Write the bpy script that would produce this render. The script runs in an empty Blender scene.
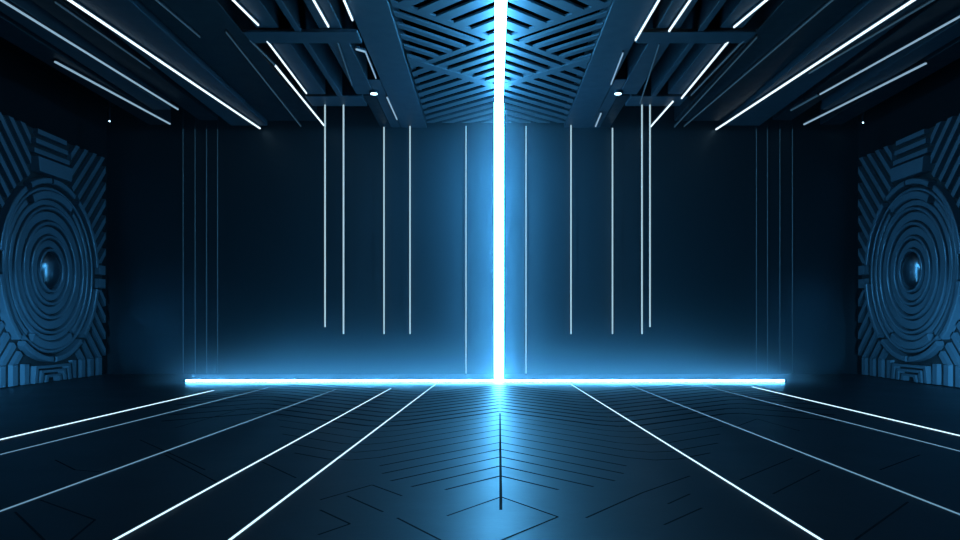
import bpy, bmesh, math, random
from mathutils import Vector, Matrix
random.seed(4)
S = bpy.context.scene
COL = S.collection
# ------------------------------------------------------------------ camera
F, VX, VY, HC = 800.0, 487.0, 325.0, 1.6        # focal length (px of a 960x540 frame), vanishing point, eye height
cam = bpy.data.objects.new('camera', bpy.data.cameras.new('camera'))
COL.objects.link(cam)
cam.location = (0, 0, HC)
cam.rotation_euler = (math.pi/2, 0, 0)
cam.data.sensor_width = 36.0
cam.data.lens = F/960*36
cam.data.shift_x = -(VX-480)/960
cam.data.shift_y = (VY-270)/960
cam.data.clip_end = 200
S.camera = cam
# ------------------------------------------------------------------ world, exposure
w = bpy.data.worlds.new('night'); S.world = w; w.use_nodes = True
w.node_tree.nodes['Background'].inputs[0].default_value = (0.10, 0.35, 0.8, 1)
w.node_tree.nodes['Background'].inputs[1].default_value = 0.0012
S.view_settings.view_transform = 'Standard'
S.view_settings.look = 'None'
S.view_settings.gamma = 1
S.view_settings.exposure = 0.0
S.view_settings.use_curve_mapping = False
S.cycles.use_denoising = True
S.cycles.max_bounces = 6
S.cycles.volume_bounces = 0
S.cycles.volume_step_rate = 1.0
# strengths of the room's own lamps (all the same cold blue-white)
LC = (0.085, 0.44, 0.88)
E_COLUMN, E_TUBE, E_STRIP, E_HANG, E_FLOOR = 55.0, 135.0, 1.5, 0.6, 1.6
# unseen area lights added to brighten the two relief panels
def area(name, loc, target, size, size_y, power, col=LC, spread=120):
    l = bpy.data.lights.new(name, 'AREA'); l.shape = 'RECTANGLE'; l.size = size; l.size_y = size_y
    l.spread = math.radians(spread); l.energy = power; l.color = col
    o = bpy.data.objects.new(name, l); COL.objects.link(o); o.location = loc
    o.rotation_euler = (Vector(target)-Vector(loc)).to_track_quat('-Z', 'Y').to_euler()
    return o
WL, WR, YB, H = -12.4, 12.1, 26.1, 8.03
area('added_panel_fill_left', (-8.75, 12.2, 0.25), (WL, 19.4, 0.75), 0.9, 0.26, 105, spread=31)
area('added_panel_fill_right', (8.45, 12.2, 0.25), (WR, 19.4, 0.75), 0.9, 0.26, 105, spread=31)

# ------------------------------------------------------------------ materials
def mat(name, color, rough=0.5, metal=0.0, noise=0.0, scale=3.0, bump=0.0, bscale=40.0, spec=0.5):
    m = bpy.data.materials.new(name); m.use_nodes = True
    nt = m.node_tree; b = nt.nodes['Principled BSDF']
    b.inputs['Base Color'].default_value = (*color, 1); b.inputs['Roughness'].default_value = rough
    b.inputs['Metallic'].default_value = metal; b.inputs['Specular IOR Level'].default_value = spec
    geo = nt.nodes.new('ShaderNodeNewGeometry')
    if noise:
        n = nt.nodes.new('ShaderNodeTexNoise'); n.inputs['Scale'].default_value = scale; n.inputs['Detail'].default_value = 4
        nt.links.new(geo.outputs['Position'], n.inputs['Vector'])
        r = nt.nodes.new('ShaderNodeMapRange')
        r.inputs['To Min'].default_value = max(0.02, rough-noise); r.inputs['To Max'].default_value = rough+noise
        nt.links.new(n.outputs['Fac'], r.inputs['Value']); nt.links.new(r.outputs['Result'], b.inputs['Roughness'])
    if bump:
        n = nt.nodes.new('ShaderNodeTexNoise'); n.inputs['Scale'].default_value = bscale; n.inputs['Detail'].default_value = 3
        nt.links.new(geo.outputs['Position'], n.inputs['Vector'])
        bp = nt.nodes.new('ShaderNodeBump'); bp.inputs['Strength'].default_value = bump; bp.inputs['Distance'].default_value = 0.02
        nt.links.new(n.outputs['Fac'], bp.inputs['Height']); nt.links.new(bp.outputs['Normal'], b.inputs['Normal'])
    return m
def emis(name, strength, color=LC):
    m = bpy.data.materials.new(name); m.use_nodes = True
    b = m.node_tree.nodes['Principled BSDF']
    b.inputs['Base Color'].default_value = (0.05, 0.07, 0.08, 1)
    b.inputs['Roughness'].default_value = 0.4
    b.inputs['Emission Color'].default_value = (*color, 1); b.inputs['Emission Strength'].default_value = strength
    return m
M_wall = mat('dark_satin_metal_wall', (0.045, 0.066, 0.079), 0.40, metal=0.92, noise=0.03)
M_side = mat('black_side_wall', (0.0015, 0.002, 0.003), 0.8, spec=0.15)
M_floor = mat('polished_black_tile', (0.011, 0.016, 0.021), 0.41, noise=0.05, scale=0.9, bump=0.05, bscale=9, spec=0.30)
M_groove = mat('floor_joint', (0.002, 0.003, 0.004), 0.8, spec=0.1)
M_void = mat('black_ceiling_void', (0.0015, 0.002, 0.003), 0.85, spec=0.1)
M_black = mat('matt_black_backing', (0.0004, 0.0005, 0.0007), 1.0, spec=0.0)
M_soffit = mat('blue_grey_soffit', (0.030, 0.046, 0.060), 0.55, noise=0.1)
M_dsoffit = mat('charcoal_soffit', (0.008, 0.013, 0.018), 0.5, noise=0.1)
M_lat = mat('lattice_steel_blue', (0.045, 0.068, 0.085), 0.5, noise=0.08)
M_relief = mat('relief_gunmetal', (0.11, 0.155, 0.19), 0.40, metal=0.55, noise=0.1, bump=0.05, bscale=14)
M_backing = mat('relief_backing', (0.004, 0.006, 0.008), 0.7, metal=0.0)
M_hub = mat('polished_hub_metal', (0.22, 0.28, 0.32), 0.28, metal=1.0)
M_bracket = mat('black_metal_bracket', (0.02, 0.03, 0.04), 0.4, metal=0.5)
M_column = emis('column_glow', E_COLUMN)
M_tube = emis('floor_tube_glow', E_TUBE)
M_strip = emis('ceiling_strip_glow', E_STRIP, (0.72, 0.9, 1.0))
M_strip2 = emis('ceiling_strip_glow_soft', 0.55, (0.45, 0.72, 0.95))
M_thin = emis('hairline_strip_glow', 0.07, (0.25, 0.6, 0.9))
M_hang = emis('hanging_tube_glow', E_HANG, (0.62, 0.9, 1.0))
M_dim = emis('dim_tube_glow', 0.03, (0.2, 0.6, 0.9))
M_fl = emis('floor_strip_glow', E_FLOOR, (0.58, 0.84, 1.0))
M_fl2 = emis('floor_strip_glow_soft', 0.45, (0.3, 0.62, 0.9))
M_fl3 = emis('floor_strip_glow_faint', 0.12, (0.3, 0.62, 0.85))
M_spot = emis('spotlight_lens_glow', 4.0, (0.5, 0.8, 1.0))

# ------------------------------------------------------------------ mesh helpers
def link(name, bm, m, parent=None, bevel=0.0, smooth=False):
    bmesh.ops.recalc_face_normals(bm, faces=bm.faces)
    me = bpy.data.meshes.new(name); bm.to_mesh(me); bm.free()
    for x in (m if isinstance(m, (list, tuple)) else [m]): me.materials.append(x)
    if smooth:
        for p in me.polygons: p.use_smooth = True
    o = bpy.data.objects.new(name, me); COL.objects.link(o)
    if parent: o.parent = parent
    if bevel:
        b = o.modifiers.new('bevel', 'BEVEL'); b.width = bevel; b.segments = 2; b.limit_method = 'ANGLE'
    return o
def empty(name, loc=(0, 0, 0), rz=0.0):
    o = bpy.data.objects.new(name, None); COL.objects.link(o); o.location = loc; o.rotation_euler = (0, 0, rz)
    o.empty_display_size = 0.2
    return o
def tag(o, label, cat, group=None):
    o['label'] = label; o['category'] = cat; o['kind'] = 'thing'
    if group: o['group'] = group
    return o
def box(bm, x0, x1, y0, y1, z0, z1, mi=0):
    v = [bm.verts.new(p) for p in ((x0,y0,z0),(x1,y0,z0),(x1,y1,z0),(x0,y1,z0),(x0,y0,z1),(x1,y0,z1),(x1,y1,z1),(x0,y1,z1))]
    for f in ((0,3,2,1),(4,5,6,7),(0,1,5,4),(1,2,6,5),(2,3,7,6),(3,0,4,7)):
        bm.faces.new([v[i] for i in f]).material_index = mi
def prism(bm, poly, w0, w1, conv, inset=0.0, mi=0):
    """poly: list of 2D points; extruded between levels w0 and w1 (top shrunk by inset towards its middle); conv maps (u,v,w) to 3D."""
    n = len(poly)
    cx = sum(p[0] for p in poly)/n; cy = sum(p[1] for p in poly)/n
    lo = [bm.verts.new(conv(p[0], p[1], w0)) for p in poly]
    hi = []
    for p in poly:
        d = math.hypot(p[0]-cx, p[1]-cy) or 1
        k = max(0.3, 1-inset/d)
        hi.append(bm.verts.new(conv(cx+(p[0]-cx)*k, cy+(p[1]-cy)*k, w1)))
    bm.faces.new(lo[::-1]).material_index = mi; bm.faces.new(hi).material_index = mi
    for i in range(n):
        bm.faces.new((lo[i], lo[(i+1) % n], hi[(i+1) % n], hi[i])).material_index = mi
def clip(poly, a, b, c):
    """keep the side a*x + b*y + c >= 0"""
    out = []
    for i in range(len(poly)):
        p, q = poly[i], poly[(i+1) % len(poly)]
        dp, dq = a*p[0]+b*p[1]+c, a*q[0]+b*q[1]+c
        if dp >= 0: out.append(p)
        if dp*dq < 0:
            t = dp/(dp-dq); out.append((p[0]+(q[0]-p[0])*t, p[1]+(q[1]-p[1])*t))
    return out
def parea(poly):
    return abs(sum(p[0]*q[1]-q[0]*p[1] for p, q in zip(poly, poly[1:]+poly[:1])))/2
def tube(bm, p, q, r, seg=16):
    p, q = Vector(p), Vector(q); d = (q-p); L = d.length
    M = Matrix.Translation((p+q)/2) @ d.to_track_quat('Z', 'Y').to_matrix().to_4x4()
    bmesh.ops.create_cone(bm, cap_ends=True, segments=seg, radius1=r, radius2=r, depth=L, matrix=M)
def bar(bm, p, q, wd, z0, z1):
    """a flat bar between two plan points"""
    p, q = Vector(p[:2]), Vector(q[:2]); d = (q-p).normalized(); n = Vector((-d.y, d.x))*wd/2
    prism(bm, [tuple(p+n), tuple(p-n), tuple(q-n), tuple(q+n)], z0, z1, lambda u, v, w: (u, v, w))
def FP(x, y, z=0.0):            # where a sight line meets the level z
    d = (VY-y); Y = F*(z-HC)/d
    return ((x-VX)/F*Y, Y)

# ------------------------------------------------------------------ room shell
def struct(name, bm, m, **k):
    o = link(name, bm, m, **k); o['kind'] = 'structure'; return o
bm = bmesh.new(); box(bm, WL-0.3, WR+0.3, -3, YB+0.3, -0.2, 0)
floor_bm = bm
# chevron joints of the floor tiling: thin joint strips inlaid flush in the same mesh
def joint(bm, pts, wd=0.022, mi=1):
    for p, q in zip(pts, pts[1:]):
        p, q = Vector(p), Vector(q); d = (q-p).normalized(); n = Vector((-d.y, d.x))*wd/2
        vs = [bm.verts.new((a.x, a.y, 0.0015)) for a in (p+n, p-n, q-n, q+n)]
        bm.faces.new(vs).material_index = mi
ax = lambda Y: 0.12+(Y-6.92)*0.0153
joint(bm, [(0.236, 14.5), (0.12, 6.92)], 0.026)
apex = [8.48, 9.08, 9.7, 10.3, 10.9, 11.6]
y = 12.25
while y < 21.6: apex.append(y); y += 0.64
for i, Y in enumerate(apex):
    for s in (-1, 1):
        c = ax(Y); r = (0.55, 0.9, 1.15, 1.3, 1.4, 1.5)[i] if i < 6 else 1.55
        pts = [(c, Y), (c+s*r, Y-1.3*r)]
        if i >= 5:
            e = min(2.9, 0.5+(i-5)*0.28)
            pts += [(c+s*(r+0.3), Y-1.3*r-0.18), (c+s*(r+0.6), Y-1.3*r-0.1), (c+s*(r+0.6+e), Y-1.3*r-0.1+e*0.9)]
            if i > 9:
                pts += [(c+s*(r+0.9+e), Y-1.3*r+e*0.9), (c+s*(r+2.2+e), Y-1.3*r+e*0.9-1.2)]
        joint(bm, pts, 0.034 if i < 10 else 0.10)
for seg in ([(447, 516), (501, 497), (558, 517), (500, 541)], [(320, 500), (372, 485), (402, 496)], [(347, 496), (383, 512)],
            [(320, 510), (350, 524), (318, 535)], [(397, 518), (442, 541)], [(586, 518), (642, 493), (690, 476)],
            [(664, 525), (702, 508)], [(855, 540), (908, 502)], [(668, 504), (690, 494)],
            [(140, 440), (180, 458), (205, 470)], [(165, 455), (220, 484)], [(15, 512), (45, 541)], [(55, 460), (75, 470), (100, 472)],
            [(740, 480), (793, 458)], [(773, 494), (820, 470)], [(735, 427), (757, 419), (800, 431)], [(175, 428), (235, 411)],
            [(235, 407), (290, 418)], [(262, 462), (296, 478)], [(40, 500), (95, 520), (70, 541)], [(880, 470), (920, 455)]):
    joint(bm, [FP(*p) for p in seg], 0.022)
o = struct('floor', bm, [M_floor, M_groove])
bm = bmesh.new(); box(bm, WL-0.3, WR+0.3, YB, YB+0.3, 0, 9.0); struct('wall_back', bm, M_wall)
bm = bmesh.new(); box(bm, WL-0.3, WL, -3, YB, 0, 9.0); struct('wall_left', bm, M_side)
bm = bmesh.new(); box(bm, WR, WR+0.3, -3, YB, 0, 9.0); struct('wall_right', bm, M_side)
bm = bmesh.new(); box(bm, WL-0.3, WR+0.3, -3, YB+0.3, 8.7, 9.0); struct('ceiling', bm, M_void)
MX = lambda X: 0.54-X           # the ceiling fittings are symmetric about this line

# ------------------------------------------------------------------ the light column and the floor tube
XC = 0.335; YC = 22.55
t = tag(empty('light_column', (XC, YC, 0)), 'broad white light column rising from the floor and bending forward under the lattice ceiling', 'light')
bm = bmesh.new(); tube(bm, (0, 0, 0.0), (0, 0, H-0.16), 0.135, 32); link('upright_tube', bm, M_column, t, smooth=False)
bm = bmesh.new(); box(bm, -0.115, 0.115, 8-YC, -0.13, H-0.30, H-0.06); link('ceiling_tube', bm, M_column, t, bevel=0.03).rotation_euler.z = -0.0095
bm = bmesh.new(); box(bm, -0.10, 0.10, 8-YC, 0.10, H-0.055, H-0.01); link('mounting_rail', bm, M_bracket, t).rotation_euler.z = -0.0095
x0, x1 = (186-VX)/F*22.3, (784-VX)/F*22.3
t = tag(empty('floor_light_tube', (0, 22.3, 0)), 'long glowing white tube lying across the floor in front of the back wall', 'light')
bm = bmesh.new(); tube(bm, (x0, 0, 0.045), (x1, 0, 0.045), 0.023, 20); link('glass_tube', bm, M_tube, t)
for xx in (x0, x1):
    bm = bmesh.new(); s = 1 if xx > 0 else -1
    tube(bm, (xx+s*0.001, 0, 0.045), (xx+s*0.06, 0, 0.045), 0.042, 20); link('end_cap', bm, M_bracket, t, bevel=0.01)

# thin haze in the air at the back of the hall, thickened round tube and column to make their halos
def haze(name, b, dens, low, fall, near, label):
    m = bpy.data.materials.new(name); m.use_nodes = True; nt = m.node_tree; nt.nodes.clear()
    out = nt.nodes.new('ShaderNodeOutputMaterial'); v = nt.nodes.new('ShaderNodeVolumeScatter')
    v.inputs['Color'].default_value = (0.75, 0.9, 1.0, 1); v.inputs['Anisotropy'].default_value = 0.0
    v.inputs['Density'].default_value = dens
    nt.links.new(v.outputs[0], out.inputs['Volume'])
    def math_(op, a, b=None):
        n = nt.nodes.new('ShaderNodeMath'); n.operation = op
        for k, x in enumerate((a, b)):
            if x is None: continue
            if isinstance(x, (int, float)): n.inputs[k].default_value = x
            else: nt.links.new(x, n.inputs[k])
        return n.outputs[0]
    g = nt.nodes.new('ShaderNodeNewGeometry'); sp = nt.nodes.new('ShaderNodeSeparateXYZ')
    nt.links.new(g.outputs['Position'], sp.inputs[0])
    # density shaped for halos: falls off from the floor tube and sideways from the column
    ty = math_('SUBTRACT', sp.outputs['Y'], 22.3)
    tr = math_('SQRT', math_('ADD', math_('MULTIPLY', math_('MULTIPLY', ty, ty), 0.15), math_('MULTIPLY', sp.outputs['Z'], sp.outputs['Z'])))
    side = math_('MINIMUM', math_('MAXIMUM', math_('SUBTRACT', 9.3, math_('ABSOLUTE', sp.outputs['X'])), 0.0), 1.0)
    ez = math_('MULTIPLY', math_('MULTIPLY', math_('EXPONENT', math_('MULTIPLY', tr, -1/fall)), low), side)
    dx = math_('SUBTRACT', sp.outputs['X'], XC); dy = math_('SUBTRACT', sp.outputs['Y'], YC)
    rr = math_('SQRT', math_('ADD', math_('MULTIPLY', dx, dx), math_('MULTIPLY', dy, dy)))
    ec = math_('MULTIPLY', math_('EXPONENT', math_('MULTIPLY', rr, -1/0.7)), near)
    nt.links.new(math_('ADD', math_('ADD', ez, ec), dens), v.inputs['Density'])
    bm = bmesh.new(); box(bm, *b); o = link(name, bm, m)
    o['kind'] = 'stuff'; o['label'] = label; o['category'] = 'haze'
    return o
haze('haze', (WL+0.4, WR-0.4, 20.0, YB-0.02, 0.01, H-0.4), 0.0020, 0.30, 0.36, 0.07, 'thin bluish haze glowing round the light column and over the floor tube')

# ------------------------------------------------------------------ hanging light tubes in front of the back wall
def hang(px, ytop, ybot, Y, label, m=M_hang, r=0.023, group='thin light tubes before the back wall', floor=False):
    X = (px-VX)/F*Y
    zt = H+0.6 if ytop is None else HC+(VY-ytop)/F*Y
    zb = 0.04 if floor else HC+(VY-ybot)/F*Y
    t = tag(empty('light_tube', (X, Y, zb)), label, 'light', group)
    bm = bmesh.new(); tube(bm, (0, 0, 0), (0, 0, zt-zb), r, 12); link('glowing_tube', bm, m, t)
    if floor:
        bm = bmesh.new(); tube(bm, (0, 0, -0.04), (0, 0, 0.0), r*1.8, 12); link('foot', bm, M_bracket, t)
    bm = bmesh.new(); tube(bm, (0, 0, zt-zb), (0, 0, 8.7-zb if zt > 7.5 else zt-zb+0.05), r*0.6, 12); link('hanger', bm, M_bracket, t)
    return t
YT = 25.75; YH = 23.25
hang(325, 103, 327, YH, 'thin white light tube hanging under the left ceiling truss, the outer of its pair')
hang(343.5, 103, 334, YH, 'thin white tube hanging under the left ceiling truss, the inner of its pair')
hang(384, 127, 334, YT, 'thin light tube, first inward from the pair under the left ceiling truss')
hang(410, 126, 334, YT, 'thin light tube, second inward from the pair under the left ceiling truss')
hang(466, 126, 0, YT, 'floor-length thin light tube just left of the broad white column', r=0.018, floor=True)
hang(526, 126, 0, YT, 'floor-length thin light tube just right of the broad white column', r=0.018, floor=True)
hang(571, 125, 334, YT, 'thin light tube, second inward from the pair under the right ceiling truss')
hang(612.5, 128, 334, YT, 'thin light tube, first inward from the pair under the right ceiling truss')
hang(642, 104, 334, YH, 'thin white tube hanging under the right ceiling truss, the inner of its pair')
hang(650, 104, 327, YH, 'thin white tube under the right ceiling truss, the shorter outer one of its pair')
for px, n in ((183, 'outermost of the row at the left end of the back wall'), (195, 'second from the outside at the left end of the back wall'),
              (206.5, 'third from the outside at the left end of the back wall'), (217.5, 'innermost of the row at the left end of the back wall'),
              (756.5, 'innermost of the row at the right end of the back wall'), (767.5, 'third from the outside at the right end of the back wall'),
              (780, 'second from the outside at the right end of the back wall'), (792.5, 'outermost of the row at the right end of the back wall')):
    hang(px, 129, 368, 25.9, 'faint tube, '+n, m=M_dim, r=0.013, group='faint tubes at the ends of the back wall', floor=True)

# ------------------------------------------------------------------ floor light strips
def fstrip(p, q, label, m, wd=0.035):
    a, b = FP(*p), FP(*q)
    t = tag(empty('floor_light_strip', (a[0], a[1], 0)), label, 'light', 'light strips in the floor')
    qa = (b[0]-a[0], b[1]-a[1])
    d = Vector(qa).normalized(); e = 0.02
    bm = bmesh.new(); bar(bm, (0, 0), qa, wd+0.016, 0.0005, 0.004); link('channel', bm, M_bracket, t)
    bm = bmesh.new(); bar(bm, tuple(d*e), tuple(Vector(qa)-d*e), wd, 0.0042, 0.008); link('diffuser', bm, m, t)
fstrip((207, 556.5+1.5), (436, 384), 'bright floor light strip nearest the column on its left', M_fl, 0.022)
fstrip((96, 551), (391, 388.5), 'bright floor light strip left of the column, second outward', M_fl, 0.023)
fstrip((-40, 526.5), (336, 389.5), 'dim floor light strip left of the column, third outward', M_fl2, 0.026)
fstrip((-30, 462.5), (268, 388), 'faint hairline floor strip on the left, next to the bright outermost one', M_fl2, 0.026)
fstrip((-30, 447), (214, 390.5), 'bright outermost floor light strip on the left, nearest the left relief panel', M_fl, 0.055)
fstrip((850, 558.5), (571, 384.5), 'bright floor light strip nearest the column on its right', M_fl, 0.023)
fstrip((985, 525), (629, 385), 'dim floor light strip right of the column, second outward', M_fl2, 0.026)
fstrip((985, 458), (704, 386), 'faint hairline floor strip on the right, inside the bright outermost one', M_fl2, 0.026)
fstrip((985, 442), (752, 387), 'bright outermost floor light strip on the right, nearest the right relief panel', M_fl, 0.055)

# ------------------------------------------------------------------ chevron lattice ceiling
ZL = H
t = tag(empty('ceiling_lattice', (0.285, 17, ZL)), 'blue-grey slatted herringbone ceiling panel above the light column', 'ceiling panel')
HW = 2.2
def lat(poly, s, th=(0.01, 0.06), name='slat'):
    """poly in (a, Y): a = distance from the middle line, mirrored by s; world coordinates relative to the root"""
    if len(poly) < 3 or parea(poly) < 0.02: return
    bm = bmesh.new()
    prism(bm, [(s*p[0], p[1]-17) for p in poly], th[0], th[1], lambda u, v, w: (u, v, w))
    link(name, bm, M_lat, t)
ROOTREG = [(0.0, 8.0), (HW, 8.0), (HW, 25.5), (0.0, 25.5)]
# slats run either inward-and-back (dirn +1: Y + a = const) or inward-and-forward (dirn -1: Y - a = const)
def field(region, dirn, k0, k1, pitch, wd, s):
    k = k0
    while k < k1:
        p = clip(clip(region, dirn, 1, -k), -dirn, -1, k+wd)     # k <= Y + dirn*a <= k + wd
        lat(p, s); k += pitch
for s in (-1, 1):
    la, lb, lc = 18.05, 17.75, 21.45       # border lines: Y+a=la, Y-a=lb, Y+a=lc
    B = 0.30
    lat(clip(clip(ROOTREG, 1, 1, -la), -1, -1, la+B), s, name='diagonal_rib')
    p = clip(clip(clip(ROOTREG, -1, 1, -lb), 1, -1, lb+B), 1, 1, -la-B); p = clip(p, -1, -1, lc)
    lat(p, s, name='diagonal_rib')
    lat(clip(clip(ROOTREG, 1, 1, -lc), -1, -1, lc+0.42), s, (0.0, 0.10), 'diagonal_rib')
    fD = clip(ROOTREG, -1, -1, la)
    field(fD, -1, 6.0, la, 0.72, 0.44, s)
    fA = clip(clip(ROOTREG, 1, 1, -la-B), 1, -1, lb)
    field(fA, 1, la+B+0.28, 24, 0.66, 0.25, s)
    fB = clip(clip(ROOTREG, -1, 1, -lb-B), -1, -1, lc)
    field(fB, -1, lb+B+0.24, 24, 0.62, 0.33, s)
    fC = clip(ROOTREG, 1, 1, -lc-0.42)
    field(fC, -1, lc-4.5, 27, 0.62, 0.36, s)
bm = bmesh.new(); box(bm, -HW, HW, 8-17, 25.5-17, 0.5, 0.58); link('backing_sheet', bm, M_black, t)

# ------------------------------------------------------------------ ceiling beams either side of the lattice
def board(X0, X1, Y0, Y1, label, m=M_soffit, name='ceiling_beam', z0=H, z1=8.7, cat='beam', group='beams beside the ceiling lattice'):
    bm = bmesh.new(); box(bm, X0, X1, Y0, Y1, z0, z1)
    o = link(name, bm, m, bevel=0.015); tag(o, label, cat, group); return o
for s, side in ((0, 'left'), (1, 'right')):
    f = (lambda X: X) if s == 0 else MX
    def bd(X0, X1, *a, **k):
        u, v = sorted((f(X0), f(X1))); return board(u, v, *a, **k)
    bd(-2.80, -1.97, 8, YB, 'wide flat blue-grey ceiling beam bordering the lattice on the '+side)
    bd(-3.64, -3.14, 8, 22.3, 'blue-grey ceiling beam with a light strip, second out from the lattice, on the '+side)
    bd(-4.17, -4.03, 8, 22.3, 'narrow ceiling rail between dark gaps on the %s of the lattice' % side, z0=H-0.06)
    bd(-5.0, -4.5, 18.3, 22.3, 'short blue-grey ceiling panel edged by a bright strip, behind the %s cross beam' % side)
    bd(-5.0, -4.5, 8, 17.4, 'outermost ceiling beam in front of the %s cross beam' % side)
    bd(-5.3, -2.815, 17.35, 18.05, 'cross beam tying the ceiling beams together on the %s of the lattice' % side, name='cross_beam', z0=H-0.08, z1=H-0.002)
    bd(-5.1, -3.5, 22.4, 23.4, 'blue-grey end plate of the %s ceiling truss above the paired tubes' % side, name='end_plate', z0=H-0.03, z1=8.695)
    bd(-3.13, -2.815, 21.0, YB, 'flat ceiling plate carrying a round spotlight, %s of the lattice' % side, name='ceiling_plate', z0=H+0.01)
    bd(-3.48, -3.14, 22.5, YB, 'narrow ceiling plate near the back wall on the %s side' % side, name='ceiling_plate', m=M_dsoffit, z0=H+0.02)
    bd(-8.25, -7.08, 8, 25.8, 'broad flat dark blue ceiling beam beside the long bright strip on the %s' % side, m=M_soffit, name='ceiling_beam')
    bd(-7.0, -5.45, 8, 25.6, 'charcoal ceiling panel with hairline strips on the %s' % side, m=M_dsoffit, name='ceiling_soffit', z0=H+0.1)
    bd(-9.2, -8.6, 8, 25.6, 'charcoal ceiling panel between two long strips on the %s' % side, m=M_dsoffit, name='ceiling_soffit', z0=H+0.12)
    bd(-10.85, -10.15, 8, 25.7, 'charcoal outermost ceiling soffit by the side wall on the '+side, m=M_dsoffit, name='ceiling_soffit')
    bd(-9.98, -9.45, 8, 23.9, 'blue-lit ceiling beam bordering the middle long strip on the %s' % side, m=M_soffit, name='ceiling_beam', z0=H)

# ------------------------------------------------------------------ ceiling light strips
def cstrip(p, q, label, m=M_strip, wd=0.05, stem=False, z=H-0.03, group='light strips under the ceiling'):
    a, b = FP(p[0], p[1], z), FP(q[0], q[1], z)
    t = tag(empty('ceiling_light_strip', (a[0], a[1], z)), label, 'light', group)
    qa = (b[0]-a[0], b[1]-a[1])
    bm = bmesh.new(); bar(bm, (0, 0), qa, wd, 0.0, 0.035); link('diffuser', bm, m, t)
    bm = bmesh.new(); bar(bm, (0, 0), qa, wd*1.3, 0.036, 0.08); link('housing', bm, M_bracket, t)
    if stem:
        bm = bmesh.new(); mx, my = qa[0]/2, qa[1]/2
        tube(bm, (mx, my, 0.08), (mx, my, 8.7-z), 0.015, 10); link('hanger', bm, M_bracket, t)
zs = H-0.09
for pts, lab, k in (
    (((50, -12), (260, 129)), 'long bright strip running back beside the broad dark blue beam on the left', dict(wd=0.046)),
    (((-15, -9), (178, 110)), 'long thinner strip on the left, outward of the brightest one', dict(wd=0.036, m=M_strip2)),
    (((55, 62.5), (170, 124.5)), 'short outermost ceiling strip on the left, near the relief panel', dict(wd=0.046, m=M_strip2)),
    (((935, -13), (716, 130)), 'long bright strip running back beside the broad dark blue beam on the right', dict(wd=0.046)),
    (((975, 9), (820, 95)), 'long thinner strip on the right, outward of the brightest one', dict(wd=0.03, m=M_strip2)),
    (((926, 64), (804, 125)), 'outermost ceiling strip on the right, near the relief panel', dict(wd=0.046, m=M_strip2)),
    (((341, -6), (352.5, 21)), 'short strip at the front edge of the lattice border beam on the left', dict(wd=0.032)),
    (((309.5, -6), (328.5, 27.5)), 'short strip ending at the left cross beam, second out from the lattice', dict(wd=0.032)),
    (((228, -4), (258.5, 26)), 'short strip ending before the left cross beam, farthest out from the lattice', dict(wd=0.026)),
    (((267, 41.7), (306.5, 94)), 'strip along the edge of the short ceiling panel on the left', dict(wd=0.026)),
    (((275, 66), (324, 126)), 'thin strip just outside the short ceiling panel, reaching back over the left tubes', dict(wd=0.032)),
    (((387, 98), (397, 120)), 'small strip near the back wall beyond the left spotlight', dict(wd=0.03, m=M_strip2)),
    (((663, -6), (635.5, 41)), 'short strip at the front edge of the lattice border beam on the right', dict(wd=0.032)),
    (((695, -6), (669, 32)), 'short strip ending at the right cross beam, second out from the lattice', dict(wd=0.032)),
    (((770, -2), (734, 28)), 'short strip ending before the right cross beam, farthest out from the lattice', dict(wd=0.032)),
    (((728, 42.5), (681.5, 99)), 'strip along the edge of the short ceiling panel on the right', dict(wd=0.034)),
    (((673, 102), (650, 128)), 'short slanting strip reaching back over the right pair of tubes', dict(wd=0.032)),
    (((818, 96), (791, 111)), 'dim blue end piece beyond the long thinner strip on the right', dict(wd=0.05, m=M_thin, stem=True)),
    (((601, 114), (595.5, 127)), 'small strip near the back wall beyond the right spotlight', dict(wd=0.036, m=M_strip2)),
    (((356, 50), (365, 52.5)), 'tiny bright edge across the front of the dark opening left of the lattice', dict(stem=True, wd=0.036, m=M_strip2)),
    (((337.5, 43), (352, 86)), 'faint line along the inner left beam behind the cross beam', dict(wd=0.02, m=M_thin)),
    (((365.5, 53), (376, 79)), 'faint line along the edge of the dark opening left of the lattice', dict(stem=True, wd=0.02, m=M_strip2)),
    (((623, 54), (611, 85)), 'faint line along the edge of the dark opening right of the lattice', dict(wd=0.02, m=M_strip2)),
    (((659, 46), (640, 104)), 'faint line along the inner right beam behind the cross beam', dict(wd=0.02, m=M_thin)),
    (((226, 33), (301, 127)), 'hairline strip on the left charcoal panel, the inner one', dict(wd=0.018, m=M_thin, z=H+0.01)),
    (((250, 41), (275, 66)), 'hairline strip on the left leading to the thin strip by the short panel', dict(wd=0.02, m=M_thin)),
    (((155, 0), (200, 38)), 'hairline strip at the front of the left charcoal panel, the outer one', dict(wd=0.018, m=M_thin, z=H+0.01)),
    (((55, 3), (150, 69)), 'hairline strip between the two long strips on the left', dict(wd=0.02, m=M_thin, z=H+0.03)),
    (((744, 41), (691, 96)), 'hairline strip just outside the short ceiling panel on the right', dict(wd=0.02, m=M_thin)),
    (((757, 38), (674, 128)), 'hairline strip on the right charcoal panel, the inner one', dict(wd=0.018, m=M_thin, z=H+0.01)),
    (((835, -1), (684, 127)), 'hairline strip on the right charcoal panel, the outer one', dict(wd=0.018, m=M_thin, z=H+0.01)),
    (((935, 0), (809, 74)), 'hairline strip between the two long strips on the right', dict(wd=0.02, m=M_thin)),
):
    k = dict(k); k.setdefault('z', zs)
    cstrip(pts[0], pts[1], lab, **k)
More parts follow.
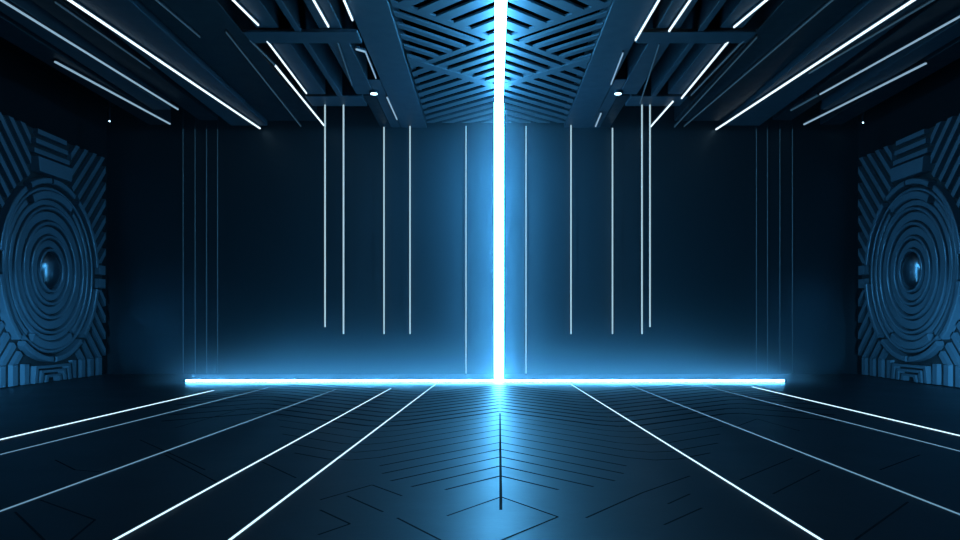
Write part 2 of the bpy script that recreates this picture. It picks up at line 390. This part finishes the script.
# spotlights
for px, lab in ((374, 'small round ceiling spotlight on the plate left of the lattice'), (618, 'small round ceiling spotlight on the plate right of the lattice')):
    X, Y = FP(px, 93.5, H-0.06)
    t = tag(empty('ceiling_spotlight', (X, Y, H-0.06)), lab, 'spotlight', 'ceiling spotlights')
    bm = bmesh.new(); tube(bm, (0, 0, 0.0), (0, 0, 0.08), 0.13, 20); link('rim', bm, M_bracket, t, bevel=0.01)
    bm = bmesh.new(); tube(bm, (0, 0, -0.02), (0, 0, -0.001), 0.095, 20); link('lens', bm, M_spot, t)

for px, py, lab in ((109.5, 120.5, 'pinpoint white downlight by the back left ceiling corner'), (863, 122, 'pinpoint white downlight by the back right ceiling corner')):
    X, Y = FP(px, py, H-0.06)
    t = tag(empty('pin_light', (X, Y, H-0.06)), lab, 'spotlight', 'pinpoint ceiling lights')
    bm = bmesh.new(); tube(bm, (0, 0, 0), (0, 0, 8.7-H+0.06), 0.03, 12); link('stem', bm, M_bracket, t)
    bm = bmesh.new(); tube(bm, (0, 0, -0.04), (0, 0, -0.001), 0.022, 12); link('lens', bm, M_spot, t)
# lamp bodies made up for the added lights that brighten the relief panels
for X, s in ((-8.75, 1), (8.45, -1)):
    t = tag(empty('added_floodlight', (X, 12.2, 0), s*math.radians(27)), 'low black lamp body, added unseen to brighten the relief panel on the %s wall' % ('left' if s > 0 else 'right'), 'added_floodlight', 'added panel lights')
    bm = bmesh.new(); box(bm, -0.5, 0.5, -0.22, -0.03, 0.08, 0.42); link('body', bm, M_bracket, t, bevel=0.02)
    for q in (-0.4, 0.4):
        bm = bmesh.new(); box(bm, q-0.03, q+0.03, -0.25, 0.0, 0.0, 0.08); link('foot', bm, M_bracket, t)

# ------------------------------------------------------------------ the two relief panels
def panel_parts(root):
    conv = lambda u, v, w: (w, u, v+3.11)       # the panel stands in its own local frame: w out of the wall, u along it
    HWp, TOP, BOT = 3.15, 3.80, -3.10
    def part(name, polys, w0, w1, inset=0.02, m=M_relief, parent=root):
        bm = bmesh.new()
        for p in polys: prism(bm, p, w0, w1, conv, inset)
        return link(name, bm, m, parent)
    part('backing_plate', [[(-HWp, BOT), (HWp, BOT), (HWp, TOP), (-HWp, TOP)]], 0.0, 0.10, 0, M_backing)
    def ring(name, r0, r1, w0, w1, a0=0.0, a1=360.0, n=72, cham=0.02):
        bm = bmesh.new(); full = a1-a0 >= 359.9
        prof = [(r0, w0), (r0, w1-cham), (r0+cham, w1), (r1-cham, w1), (r1, w1-cham), (r1, w0)]
        n = max(4, int(n*(a1-a0)/360)); rows = []
        for i in range(n if full else n+1):
            a = math.radians(a0+(a1-a0)*i/n)
            rows.append([bm.verts.new(conv(r*math.cos(a), r*math.sin(a), ww)) for r, ww in prof])
        for i in range(n):
            A, B_ = rows[i], rows[(i+1) % len(rows)]
            for j in range(len(prof)):
                k = (j+1) % len(prof); bm.faces.new((A[j], A[k], B_[k], B_[j]))
        if not full:
            bm.faces.new(rows[0]); bm.faces.new(rows[-1][::-1])
        return link(name, bm, M_relief, root)
    # domed hub
    bm = bmesh.new(); prof = [(0.50*math.cos(math.radians(d)), 0.10+0.24*math.sin(math.radians(d))) for d in range(0, 90, 9)]
    rows = [[bm.verts.new(conv(r*math.cos(a*math.tau/40), r*math.sin(a*math.tau/40), ww)) for a in range(40)] for r, ww in prof]
    top = bm.verts.new(conv(0, 0, 0.34))
    for A, B_ in zip(rows, rows[1:]):
        for i in range(40): bm.faces.new((A[i], A[(i+1) % 40], B_[(i+1) % 40], B_[i]))
    for i in range(40): bm.faces.new((rows[-1][i], rows[-1][(i+1) % 40], top))
    link('hub', bm, M_hub, root, smooth=True)
    for r0, r1, w1 in ((0.54, 0.61, 0.24), (0.65, 0.84, 0.17), (0.89, 0.97, 0.22), (1.01, 1.22, 0.17), (1.27, 1.36, 0.23), (1.40, 1.64, 0.18), (1.69, 1.77, 0.24), (1.81, 1.96, 0.19)):
        ring('ring', r0, r1, 0.10, w1)
    ring('rim_ring', 2.22, 2.30, 0.10, 0.24)
    for a0, a1 in ((62, 118), (242, 298)): ring('arc_plate', 1.99, 2.20, 0.10, 0.27, a0, a1)
    for a0, a1 in ((-56, 56), (124, 236)): ring('arc_plate', 2.02, 2.16, 0.10, 0.20, a0, a1)
    for a0, a1 in ((6, 58), (64, 92), (94, 118), (124, 172), (186, 228), (234, 268), (272, 306), (312, 350)):
        ring('outer_segment', 2.40, 2.55, 0.10, 0.32, a0, a1)
    # slanting ribs in the four corners
    for su in (-1, 1):
        for sv in (-1, 1):
            edge = TOP if sv > 0 else -BOT
            k = -2.5
            while k < 2.6:
                # rib axis: from the outer ring outward at 45 degrees (offset k across it)
                wd = 0.155
                c = math.sqrt(0.5); BEND = 2.55
                t0 = math.sqrt(max(0.0, 2.66**2-min(abs(k), abs(k+wd))**2)) if k*(k+wd) > 0 else 2.66
                poly = [(t0*c+q*c, t0*c-q*c) for q in (k, k+wd)]+[(6*c+q*c, 6*c-q*c) for q in (k+wd, k)]
                poly = clip(poly, -1, 0, HWp); poly = clip(poly, 0, -1, edge if sv > 0 else BEND)
                poly = clip(poly, 1, 0, -1.02); poly = clip(poly, 0, 1, -0.42)
                polys = [poly] if len(poly) >= 3 and parea(poly) > 0.03 else []
                if sv < 0:                          # the lower ribs bend straight down to the floor
                    u0, u1 = BEND+2*k*c, BEND+2*(k+wd)*c
                    low = clip(clip([(u0, BEND-0.001), (u1, BEND-0.001), (u1, edge), (u0, edge)], -1, 0, HWp), 1, 0, -1.02)
                    if len(low) >= 3 and parea(low) > 0.03: polys.append(low)
                if polys:
                    part('rib', [[(su*p[0], sv*p[1]) for p in pp] for pp in polys], 0.10, 0.22, 0.012)
                k += 0.37
    # side blocks beside the disc
    for su in (-1, 1):
        for v0 in (-0.36, 0.06):
            part('side_block', [[(su*2.66, v0), (su*3.1, v0), (su*3.1, v0+0.3), (su*2.66, v0+0.3)]], 0.10, 0.24, 0.02)
    # key block and nested brackets above the disc
    part('key_block', [[(-0.86, 2.62), (0.86, 2.62), (0.92, 3.02), (-0.92, 3.02)]], 0.10, 0.34, 0.03)
    for i in range(3):
        v = 3.12+i*0.27; hw = 0.92-i*0.08
        part('bracket', [[(-hw, v), (hw, v), (hw, v+0.13), (-hw, v+0.13)]], 0.10, 0.24, 0.015)
    # nested arches below the disc, round a dark niche
    for i in range(3):
        hw = 0.96-i*0.26; top = -2.63-i*0.13
        part('arch', [[(-hw, BOT), (-hw+0.14, BOT), (-hw+0.14+0.05, top-0.07), (-hw+0.08, top)],
                      [(hw, BOT), (hw-0.08, top), (hw-0.19, top-0.07), (hw-0.14, BOT)],
                      [(-hw+0.10, top-0.075), (hw-0.10, top-0.075), (hw-0.08, top), (-hw+0.08, top)]], 0.10, 0.28, 0.012)
pl = tag(empty('relief_panel', (WL+0.03, 22.35, 0.01)), 'square gunmetal relief panel with concentric rings on the left wall', 'wall panel', 'relief panels on the side walls')
panel_parts(pl)
pr = pl.copy(); COL.objects.link(pr)
pr['label'] = 'square gunmetal relief panel with concentric rings on the right wall'
pr.location = (WR-0.03, 22.4, 0.01); pr.rotation_euler = (0, 0, math.pi)
for ch in list(pl.children):
    c = ch.copy(); COL.objects.link(c); c.parent = pr
